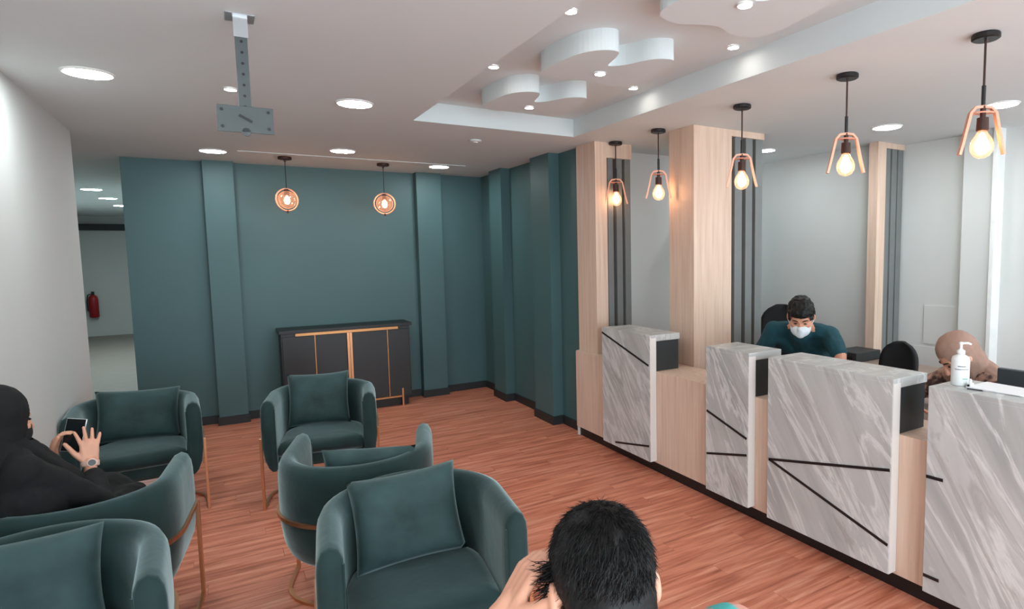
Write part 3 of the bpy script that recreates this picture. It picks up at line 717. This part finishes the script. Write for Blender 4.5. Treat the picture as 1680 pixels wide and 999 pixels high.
# ------------------------------------------------------------------ people
def basis(f, tilt=0.0):
    """forward (horizontal), tilt>0 looks down -> f, r, u"""
    f = Vector((f[0], f[1], 0)).normalized(); r = Vector((f.y, -f.x, 0)); u = Vector((0, 0, 1))
    f2 = f * math.cos(tilt) - u * math.sin(tilt); u2 = u * math.cos(tilt) + f * math.sin(tilt)
    return f2, r, u2
def head(bm, c, f, r, u):
    c = Vector(c)
    ellip(bm, c + u * 0.028 - f * 0.012, (r * 0.075, f * 0.096, u * 0.090))
    ellip(bm, c - u * 0.035 + f * 0.028, (r * 0.060, f * 0.066, u * 0.072))
    ellip(bm, c - u * 0.100 + f * 0.062, (r * 0.024, f * 0.020, u * 0.018))
    cone_cap(bm, c - u * 0.085 + f * 0.06 - r * 0.0, 0.03, c - u * 0.06 - f * 0.01, 0.052)
    cone_cap(bm, c + f * 0.086 + u * 0.008, 0.008, c + f * 0.107 - u * 0.034, 0.013)
    for s in (-1, 1):
        cone_cap(bm, c + f * 0.093 - u * 0.038 + r * s * 0.006, 0.009, c + f * 0.093 - u * 0.038 + r * s * 0.013, 0.008)
        cone_cap(bm, c + f * 0.078 + u * 0.022 + r * s * 0.012, 0.011, c + f * 0.062 + u * 0.020 + r * s * 0.048, 0.011)
        cone_cap(bm, c + f * 0.060 - u * 0.025 + r * s * 0.040, 0.022, c + f * 0.030 - u * 0.03 + r * s * 0.055, 0.02)
        ellip(bm, c + r * s * 0.083 - u * 0.010 - f * 0.012, (r * 0.010 + f * s * -0.004, f * 0.018, u * 0.032))
    cone_cap(bm, c + f * 0.088 - u * 0.066 - r * 0.018, 0.0075, c + f * 0.088 - u * 0.066 + r * 0.018, 0.0075)
    cone_cap(bm, c + f * 0.086 - u * 0.078 - r * 0.014, 0.008, c + f * 0.086 - u * 0.078 + r * 0.014, 0.008)
def face_bits(parent, c, f, r, u, mouth=True, brow=True):
    c = Vector(c)
    for s in (-1, 1):
        bm = bmesh.new(); ellip(bm, c + f * 0.079 + r * s * 0.031 + u * 0.001, (r * 0.012, f * 0.005, u * 0.005), 12); obj('eye', bm, M['eye'], parent, True, True)
        if not brow: continue
        bm = bmesh.new(); tube(bm, [c + f * 0.086 + r * s * 0.014 + u * 0.024, c + f * 0.083 + r * s * 0.034 + u * 0.030, c + f * 0.068 + r * s * 0.052 + u * 0.024], [0.003, 0.004, 0.002], 6); obj('eyebrow', bm, M['hair'], parent, True, True)
    if mouth:
        bm = bmesh.new(); ellip(bm, c + f * 0.092 - u * 0.071, (r * 0.022, f * 0.006, u * 0.007), 12); obj('mouth', bm, M['lip'], parent, True, True)
def hand(bm, w, d, n, s, curls, spread=0.05, thumb=(0.6, 0.75, 0.1), sc=1.0):
    """w wrist, d toward the fingers, n out of the palm, s toward the thumb side"""
    w = Vector(w); d = Vector(d).normalized(); n = Vector(n); n = (n - d * n.dot(d)).normalized(); s = Vector(s); s = (s - d * s.dot(d) - n * s.dot(n)).normalized()
    offs = (0.027, 0.009, -0.009, -0.026); lens = (0.072, 0.080, 0.074, 0.058); base = (0.088, 0.092, 0.088, 0.080)
    for k in range(4):
        kn = w + (d * base[k] + s * offs[k]) * sc
        cone_cap(bm, w + s * offs[k] * 0.7 * sc + d * 0.005, 0.0145 * sc, kn, 0.0105 * sc, 8)
        dd = (d + s * spread * (1.5 - k)).normalized(); p = kn; ang = 0.0; rr = [0.0095, 0.0088, 0.0078, 0.0068]
        cu = curls[k] if isinstance(curls, (list, tuple)) else curls
        for q, fr in enumerate((0.45, 0.31, 0.24)):
            ang += cu * (0.9, 1.1, 0.7)[q]
            e = p + (dd * math.cos(ang) + n * math.sin(ang)) * lens[k] * fr * sc
            cone_cap(bm, p, rr[q] * sc, e, rr[q + 1] * sc, 8); p = e
    tb = w + (d * 0.022 + s * 0.022) * sc
    td = (d * thumb[0] + s * thumb[1] + n * thumb[2]).normalized()
    p1 = tb + td * 0.046 * sc; td2 = (td + d * 0.35 + n * 0.1).normalized(); p2 = p1 + td2 * 0.034 * sc; p3 = p2 + (td2 + n * 0.15).normalized() * 0.026 * sc
    chain(bm, [tb, p1, p2, p3], [0.0150 * sc, 0.0120 * sc, 0.0105 * sc, 0.0085 * sc], 8)
    cone_cap(bm, w - d * 0.03, 0.026 * sc, w + d * 0.02, 0.024 * sc, 10)
def torso(bm, pel, che, neck, sl, sr, hl, hr, g=0.0, k=1.0):
    pel, che, neck, sl, sr, hl, hr = map(Vector, (pel, che, neck, sl, sr, hl, hr))
    ax = (sr - sl).normalized()
    cone_cap(bm, hl, 0.098 * k + g, hr, 0.098 * k + g)
    for q in (-1, 0, 1):
        cone_cap(bm, pel + ax * q * 0.055, 0.105 * k + g, che + ax * q * 0.078, 0.108 * k + g)
    cone_cap(bm, che, 0.10 * k + g, (sl + sr) / 2, 0.075 * k + g)
    for s in (sl, sr):
        cone_cap(bm, che + (s - (sl + sr) / 2) * 0.45, 0.095 * k + g, s, 0.056 * k + g)
        cone_cap(bm, neck, 0.048 + g, s, 0.052 * k + g)
def shoe(parent, p, d):
    p = Vector(p); d = Vector((d[0], d[1], 0)).normalized()
    bm = bmesh.new(); cone_cap(bm, p + Vector((0, 0, 0.042)) - d * 0.03, 0.04, p + Vector((0, 0, 0.034)) + d * 0.13, 0.033)
    for v in bm.verts: v.co.z = max(v.co.z, 0.002)
    obj('shoe', bm, M['shoe'], parent, True, True)

# --- woman in black with a phone
pw = thing('person', 'woman in black headscarf, black mask and black robe, tapping a phone in the left armchair', 'person', (-0.62, 3.25, 0))
f, r, u = basis((0.74, 0.67), 0.20)
hc = Vector((-0.745, 3.18, 1.072))
neck = Vector((-0.745, 3.165, 0.945)); sr_ = Vector((-0.665, 3.075, 0.885)); sl_ = Vector((-0.72, 3.33, 0.885))
pel = Vector((-0.64, 3.24, 0.545)); che = Vector((-0.685, 3.20, 0.76)); hl = Vector((-0.68, 3.32, 0.545)); hr = Vector((-0.57, 3.20, 0.545))
kl = Vector((-0.62, 3.74, 0.53)); kr = Vector((-0.42, 3.68, 0.53)); al = Vector((-0.62, 3.82, 0.08)); ar = Vector((-0.42, 3.76, 0.08))
rel = Vector((-0.475, 3.17, 0.69)); rw = Vector((-0.520, 3.375, 0.795)); lel = Vector((-0.66, 3.52, 0.70)); lw = Vector((-0.660, 3.455, 0.83))
def wb_(bm, g=0.0, full=True):
    torso(bm, pel, che, neck, sl_, sr_, hl, hr, g, 0.95)
    chain(bm, [sr_, rel, rw + (rel - rw) * (0.0 if full else 0.40)], [0.047 + g, 0.036 + g, (0.024 if full else 0.030) + g]); chain(bm, [sl_, lel, lw + (lel - lw) * (0.0 if full else 0.2)], [0.047 + g, 0.036 + g, 0.024 + g])
    chain(bm, [hl, kl, al], [0.08 + g, 0.055 + g, 0.036 + g]); chain(bm, [hr, kr, ar], [0.08 + g, 0.055 + g, 0.036 + g])
bm = bmesh.new(); head(bm, hc, f, r, u); cone_cap(bm, hc - u * 0.06 - f * 0.02, 0.05, neck, 0.055); wb_(bm, -0.004)
hand(bm, rw, (0.02, 0.10, 1.0), (-0.35, 0.9, 0.0), (-1, -0.35, 0.2), [0.22, 0.05, 0.16, 0.12], 0.20, (0.75, 0.65, 0.2), 0.95)
hand(bm, lw, (0.30, 0.05, 0.95), (0.55, -0.1, -0.2), (0.35, -0.9, 0.1), [0.55, 0.6, 0.6, 0.6], 0.02, (0.8, 0.5, 0.15), 0.90)
remesh('body', bm, M['skin'], pw, 0.004, 3)
face_bits(pw, hc, f, r, u, False, False)
bm = bmesh.new(); wb_(bm, 0.014, False)
for a, b in ((pel, (kl + kr) / 2), ((kl + kr) / 2, (al + ar) / 2 + Vector((0, 0, 0.04)))): cone_cap(bm, a, 0.12, b, 0.10)
chain(bm, [rel + Vector((0.0, 0.0, -0.02)), rw + (rel - rw) * 0.42], [0.062, 0.044])
remesh('robe', bm, M['blackcloth'], pw, 0.008, 3, 0.008, 11)
bm = bmesh.new()   # headscarf: hood + cape on the shoulders, with the face left open
ellip(bm, hc + u * 0.024 - f * 0.026, (r * 0.104, f * 0.112, u * 0.114)); ellip(bm, hc - u * 0.04 - f * 0.01, (r * 0.100, f * 0.096, u * 0.10))
cone_cap(bm, hc - u * 0.06 - f * 0.01, 0.085, neck - Vector((0, 0, 0.02)), 0.10)
for s in (sl_, sr_): cone_cap(bm, neck + Vector((0, 0, 0.0)), 0.078, neck + (s - neck) * 0.55, 0.062)
cone_cap(bm, neck - Vector((0, 0, 0.02)) + f * 0.02, 0.10, che + f * 0.08, 0.11); cone_cap(bm, neck - f * 0.04, 0.10, che - f * 0.03, 0.11)
remesh('headscarf', bm, M['blackcloth'], pw, 0.006, 3, 0.005, 13, cut=lambda p: (p - hc).dot(f) > 0.060 and (p - hc).dot(u) > -0.075 and abs((p - hc).dot(r)) < 0.068)
bm = bmesh.new(); ellip(bm, hc - u * 0.056 + f * 0.036, (r * 0.072, f * 0.072, u * 0.066)); cone_cap(bm, hc + f * 0.098 - u * 0.030, 0.016, hc + f * 0.082 - u * 0.085, 0.028); remesh('face_mask', bm, M['blackmask'], pw, 0.006, 2)
bm = bmesh.new(); wd = (rw - rel).normalized(); wp = rw + Vector((0.0, 0.0, 0.004))
lathe(bm, [(0.030, -0.012), (0.0325, -0.010), (0.0325, 0.010), (0.030, 0.012)], wp, 24, (0.02, 0.3, 1.0)); wbd = obj('wristwatch', bm, M['watchband'], pw, True, True)
bm = bmesh.new(); lathe(bm, [(0.018, 0), (0.018, 0.007), (0.015, 0.009)], wp + Vector((0.010, -0.031, 0.010)), 20, (0.25, -0.95, 0.28)); obj('case', bm, M['watchband'], wbd, False, True).location -= Vector((0, 0, 0))
bm = bmesh.new(); lathe(bm, [(0.0135, 0), (0.0135, 0.0015)], wp + Vector((0.010, -0.031, 0.010)) + Vector((0.25, -0.95, 0.28)).normalized() * 0.0085, 20, (0.25, -0.95, 0.28)); obj('dial', bm, M['watchface'], wbd, False, True)
for s_, a_ in (('l', al), ('r', ar)): shoe(pw, (a_.x, a_.y, 0), (0.1, 1))
ph = thing('mobile_phone', 'dark mobile phone held up by the woman in black', 'phone', (-0.578, 3.455, 0.915), 0)
ph.rotation_euler = (math.radians(-12), math.radians(10), math.radians(-14))
bm = bmesh.new(); box(bm, (-0.037, -0.0035, -0.072), (0.037, 0.0035, 0.072), 0.003); obj('case', bm, M['bare'], ph)
bm = bmesh.new(); box(bm, (-0.034, -0.0045, -0.069), (0.034, -0.0034, 0.069)); obj('screen', bm, M['screen'], ph)

# --- man behind the counter, leaning forward
pm2 = thing('person', 'man in teal t-shirt and white face mask leaning over the counter', 'person', (3.86, 2.95, 0))
f, r, u = basis((-0.80, -0.60), 0.55)
hc = Vector((3.27, 2.715, 1.235))
neck = Vector((3.41, 2.81, 1.15)); sl_ = Vector((3.50, 2.66, 1.095)); sr_ = Vector((3.31, 2.985, 1.115)); che = Vector((3.53, 2.90, 1.03)); pel = Vector((3.84, 3.02, 0.90))
hl = Vector((3.93, 2.96, 0.86)); hr = Vector((3.80, 3.10, 0.86))
lel = Vector((3.42, 2.515, 0.985)); lw = Vector((3.27, 2.38, 0.825)); rel = Vector((3.33, 3.14, 0.90)); rw = Vector((3.30, 2.95, 0.815))
kl = Vector((3.92, 2.86, 0.47)); kr = Vector((3.80, 3.20, 0.47)); al = Vector((4.0, 2.95, 0.09)); ar = Vector((3.90, 3.25, 0.09))
bm = bmesh.new(); head(bm, hc, f, r, u); cone_cap(bm, hc - u * 0.06 - f * 0.03, 0.052, neck, 0.06); torso(bm, pel, che, neck, sl_, sr_, hl, hr, -0.006)
chain(bm, [sl_, lel, lw], [0.052, 0.040, 0.027]); chain(bm, [sr_, rel, rw], [0.052, 0.040, 0.027])
hand(bm, lw, (-0.75, -0.35, -0.3), (0, 0, -1), (-0.4, 0.9, 0), 0.12, 0.06)
hand(bm, rw, (-0.5, -0.8, -0.15), (0, 0, -1), (0.85, -0.5, 0), 0.15, 0.05)
for a, b, c_ in ((hl, kl, al), (hr, kr, ar)): chain(bm, [a, b, c_], [0.088, 0.058, 0.038])
remesh('body', bm, M['skin2'], pm2, 0.0045, 3)
face_bits(pm2, hc, f, r, u, False)
bm = bmesh.new(); torso(bm, pel, che, neck + (pel - neck) * 0.06, sl_, sr_, hl, hr, 0.010)
chain(bm, [sl_, sl_ + (lel - sl_) * 0.85], [0.066, 0.060]); chain(bm, [sr_, sr_ + (rel - sr_) * 0.85], [0.066, 0.060])
remesh('tshirt', bm, M['teal'], pm2, 0.007, 3, 0.008, 10)
bm = bmesh.new()
for a, b, c_ in ((hl, kl, al), (hr, kr, ar)): chain(bm, [a, b, c_], [0.105, 0.072, 0.056])
remesh('trousers', bm, M['trousers'], pm2, 0.01, 3)
for a_ in (al, ar): shoe(pm2, (a_.x, a_.y, 0), (-0.8, -0.6))
def hair_cap(name, parent, hc, f, r, u, front=0.045, low=-0.03, k=1.0, wr=0.006):
    bm = bmesh.new(); ellip(bm, hc + u * 0.034 - f * 0.014, (r * 0.086 * k, f * 0.106 * k, u * 0.100 * k)); ellip(bm, hc - f * 0.045 - u * 0.02, (r * 0.076 * k, f * 0.060 * k, u * 0.075 * k)); ellip(bm, hc + f * 0.04 + u * 0.075, (r * 0.068 * k, f * 0.05, u * 0.04))
    return remesh(name, bm, M['hair'], parent, 0.005, 2, wr, 26, cut=lambda p: ((p - hc).dot(f) > front and (p - hc).dot(u) < 0.055) or ((p - hc).dot(f) > -0.02 and (p - hc).dot(u) < 0.012 - (0.0 if (p - hc).dot(f) > 0.01 else 0.03)) or (p - hc).dot(u) < -0.075)
hair_cap('hair', pm2, hc, f, r, u, 0.066, k=1.06, wr=0.012)
bm = bmesh.new(); ellip(bm, hc - u * 0.058 + f * 0.046, (r * 0.068, f * 0.074, u * 0.056)); cone_cap(bm, hc + f * 0.104 - u * 0.026, 0.020, hc + f * 0.09 - u * 0.07, 0.035); remesh('face_mask', bm, M['maskw'], pm2, 0.005, 2)
for s in (-1, 1):
    bm = bmesh.new(); tube(bm, [hc - u * 0.045 + f * 0.07 + r * s * 0.058, hc - u * 0.02 + r * s * 0.084 + f * 0.0], 0.0025, 6); obj('ear_loop', bm, M['maskw'], pm2, True, True)

# --- woman in the brown headscarf
ph2 = thing('person', 'woman in brown headscarf looking down behind the nearest counter', 'person', (3.65, 1.72, 0))
f, r, u = basis((-0.78, 0.62), 0.85)
hc = Vector((3.38, 1.745, 1.095))
neck = Vector((3.46, 1.71, 1.01)); sr_ = Vector((3.53, 1.87, 0.935)); sl_ = Vector((3.43, 1.53, 0.935)); che = Vector((3.57, 1.68, 0.83)); pel = Vector((3.72, 1.58, 0.62))
hl = Vector((3.68, 1.49, 0.61)); hr = Vector((3.72, 1.69, 0.61)); kl = Vector((3.32, 1.56, 0.56)); kr = Vector((3.34, 1.80, 0.56)); al = Vector((3.36, 1.56, 0.08)); ar = Vector((3.38, 1.80, 0.08))
rel = Vector((3.42, 2.02, 0.82)); rw = Vector((3.20, 1.90, 0.815)); lel = Vector((3.45, 1.58, 0.84)); lw = Vector((3.24, 1.65, 0.815))
def hb(bm, g):
    torso(bm, pel, che, neck, sl_, sr_, hl, hr, g, 0.92)
    chain(bm, [sl_, lel, lw], [0.046 + g, 0.036 + g, 0.024 + g * 0.8]); chain(bm, [sr_, rel, rw], [0.046 + g, 0.036 + g, 0.024 + g * 0.8])
bm = bmesh.new(); head(bm, hc, f, r, u); cone_cap(bm, hc - u * 0.06 - f * 0.02, 0.05, neck, 0.055); hb(bm, -0.006)
hand(bm, rw, (-0.6, -0.5, -0.1), (0, 0, -1), (0.5, -0.8, 0), 0.2, 0.05, sc=0.9); hand(bm, lw, (-0.7, 0.4, -0.1), (0, 0, -1), (0.4, 0.8, 0), 0.2, 0.05, sc=0.9)
for a, b, c_ in ((hl, kl, al), (hr, kr, ar)): chain(bm, [a, b, c_], [0.08, 0.055, 0.036])
remesh('body', bm, M['skin'], ph2, 0.0045, 3)
face_bits(ph2, hc, f, r, u)
bm = bmesh.new(); hb(bm, 0.016); remesh('blouse', bm, M['blouse'], ph2, 0.008, 3, 0.006, 12)
bm = bmesh.new()
for a, b, c_ in ((hl, kl, al), (hr, kr, ar)): chain(bm, [a, b, c_], [0.10, 0.075, 0.06])
remesh('trousers', bm, M['trousers'], ph2, 0.01, 3)
bm = bmesh.new(); ellip(bm, hc + u * 0.020 - f * 0.022, (r * 0.097, f * 0.110, u * 0.110)); ellip(bm, hc - u * 0.05 - f * 0.012, (r * 0.088, f * 0.090, u * 0.10))
cone_cap(bm, hc - u * 0.06 - f * 0.02, 0.09, neck, 0.10); cone_cap(bm, neck + Vector((0.02, -0.02, 0)), 0.085, sl_ + Vector((0.02, -0.03, -0.02)), 0.075); cone_cap(bm, neck, 0.085, sr_ * 0.7 + neck * 0.3, 0.065)
cone_cap(bm, neck, 0.09, che - Vector((0.02, 0, -0.06)), 0.11)
remesh('headscarf', bm, M['hijab'], ph2, 0.006, 3, 0.006, 12, cut=lambda p: (p - hc).dot(f) > 0.062 and (p - hc).dot(u) > -0.09 and abs((p - hc).dot(r)) < 0.066 and (p - hc).dot(u) < 0.06)
for a_ in (al, ar): shoe(ph2, (a_.x, a_.y, 0), (-1, 0.1))

# --- man in the foreground, seen from behind
pf = thing('person', 'dark-haired man in the foreground seen from behind, hand raised to his ear', 'person', (0.47, 0.68, 0))
f, r, u = basis((0.22, 0.97), 0.42)
hc = Vector((0.487, 0.790, 1.150))
neck = Vector((0.455, 0.690, 1.045)); sr_ = Vector((0.640, 0.660, 1.060)); sl_ = Vector((0.29, 0.725, 0.985)); che = Vector((0.455, 0.64, 0.83)); pel = Vector((0.47, 0.60, 0.52))
hl = Vector((0.38, 0.63, 0.52)); hr = Vector((0.56, 0.62, 0.52)); kl = Vector((0.40, 1.02, 0.50)); kr = Vector((0.66, 1.0, 0.50)); al = Vector((0.40, 1.03, 0.09)); ar = Vector((0.68, 1.01, 0.09))
rel = Vector((0.70, 0.72, 0.78)); rw = Vector((0.62, 0.95, 0.68)); lel = Vector((0.235, 0.93, 0.93)); lw = Vector((0.358, 0.885, 1.095))
bm = bmesh.new(); head(bm, hc, f, r, u); cone_cap(bm, hc - u * 0.05 - f * 0.035, 0.055, neck, 0.062); torso(bm, pel, che, neck, sl_, sr_, hl, hr, -0.006)
chain(bm, [sl_, lel, lw], [0.050, 0.040, 0.027]); chain(bm, [sr_, rel, rw], [0.050, 0.040, 0.027])
hand(bm, lw, (0.42, -0.12, 0.75), (0.7, -0.1, -0.3), (0.1, -0.9, 0.2), [0.35, 0.45, 0.55, 0.6], 0.07, (0.6, 0.7, 0.2), 0.95)
hand(bm, rw, (-0.2, 0.9, -0.4), (0, -0.3, -1), (-1, -0.2, 0), 0.3, 0.05)
for a, b, c_ in ((hl, kl, al), (hr, kr, ar)): chain(bm, [a, b, c_], [0.088, 0.058, 0.038])
remesh('body', bm, M['skin'], pf, 0.004, 3)
face_bits(pf, hc, f, r, u)
bm = bmesh.new(); torso(bm, pel, che, neck - Vector((0, 0, 0.02)), sl_, sr_, hl, hr, 0.012)
chain(bm, [sl_, sl_ + (lel - sl_) * 0.7], [0.064, 0.058]); chain(bm, [sr_, sr_ + (rel - sr_) * 0.7], [0.064, 0.060])
remesh('shirt', bm, M['print'], pf, 0.007, 3, 0.005, 10)
bm = bmesh.new()
for a, b, c_ in ((hl, kl, al), (hr, kr, ar)): chain(bm, [a, b, c_], [0.104, 0.072, 0.056])
remesh('trousers', bm, M['trousers'], pf, 0.01, 3)
for a_ in (al, ar): shoe(pf, (a_.x, a_.y, 0), (0.1, 1))
hair_cap('hair', pf, hc, f, r, u, 0.06, k=0.96, wr=0.004)
bm = bmesh.new()      # loose strands over the cap
rs = random.Random(3)
ctr = hc + u * 0.034 - f * 0.016
def strand(p, d, L, w):
    s = d.cross(Vector((rs.uniform(-1, 1), rs.uniform(-1, 1), rs.uniform(-1, 1)))).normalized()
    q = d.cross(s).normalized(); pts = [p, p + d * L * 0.5, p + d * L + (s + q) * L * rs.uniform(-0.25, 0.25)]
    ra = [[bm.verts.new(pt + (s * math.cos(a) + q * math.sin(a)) * ww) for a in (0, 2.1, 4.2)] for pt, ww in zip(pts, (w, w * 0.8, w * 0.15))]
    for a, b in zip(ra, ra[1:]):
        for i in range(3): bm.faces.new((a[i], a[(i + 1) % 3], b[(i + 1) % 3], b[i]))
for k in range(9000):
    v = Vector((rs.gauss(0, 1), rs.gauss(0, 1), rs.gauss(0, 1))).normalized()
    a, b, c_ = v.x, v.y, v.z
    p = ctr + r * a * 0.083 + f * b * 0.104 + u * c_ * 0.098
    if (p - hc).dot(f) > 0.05 and (p - hc).dot(u) < 0.06 or (p - hc).dot(u) < -0.075: continue
    nrm = (r * a / 0.087 + f * b / 0.107 + u * c_ / 0.101).normalized()
    swirl = u * -0.8 + r * (a * 1.1 - 0.25) + f * (b * 0.9 + 0.25) + Vector((rs.uniform(-.35, .35), rs.uniform(-.35, .35), rs.uniform(-.2, .2)))
    tg = (swirl - nrm * swirl.dot(nrm)).normalized()
    strand(p - nrm * 0.004, (tg + nrm * rs.uniform(0.02, 0.13)).normalized(), rs.uniform(0.016, 0.03), 0.0007)
for k in range(160):  # tuft sticking out on the left
    p = hc - r * rs.uniform(0.070, 0.084) + f * rs.uniform(-0.02, 0.045) + u * rs.uniform(0.0, 0.05)
    strand(p, (-r + u * rs.uniform(-0.4, 0.3) + f * rs.uniform(-0.3, 0.5)).normalized(), rs.uniform(0.015, 0.034), 0.0011)
hs = obj('hair_strands', bm, M['hair'], pf, False, True); hs['kind'] = 'stuff'
bm = bmesh.new(); tube(bm, [hc + f * 0.06 - r * 0.066 - u * 0.005, hc - r * 0.083 + u * 0.0 + f * 0.0], 0.0025, 6); obj('glasses_arm', bm, M['blackstrip'], pf, True, True)
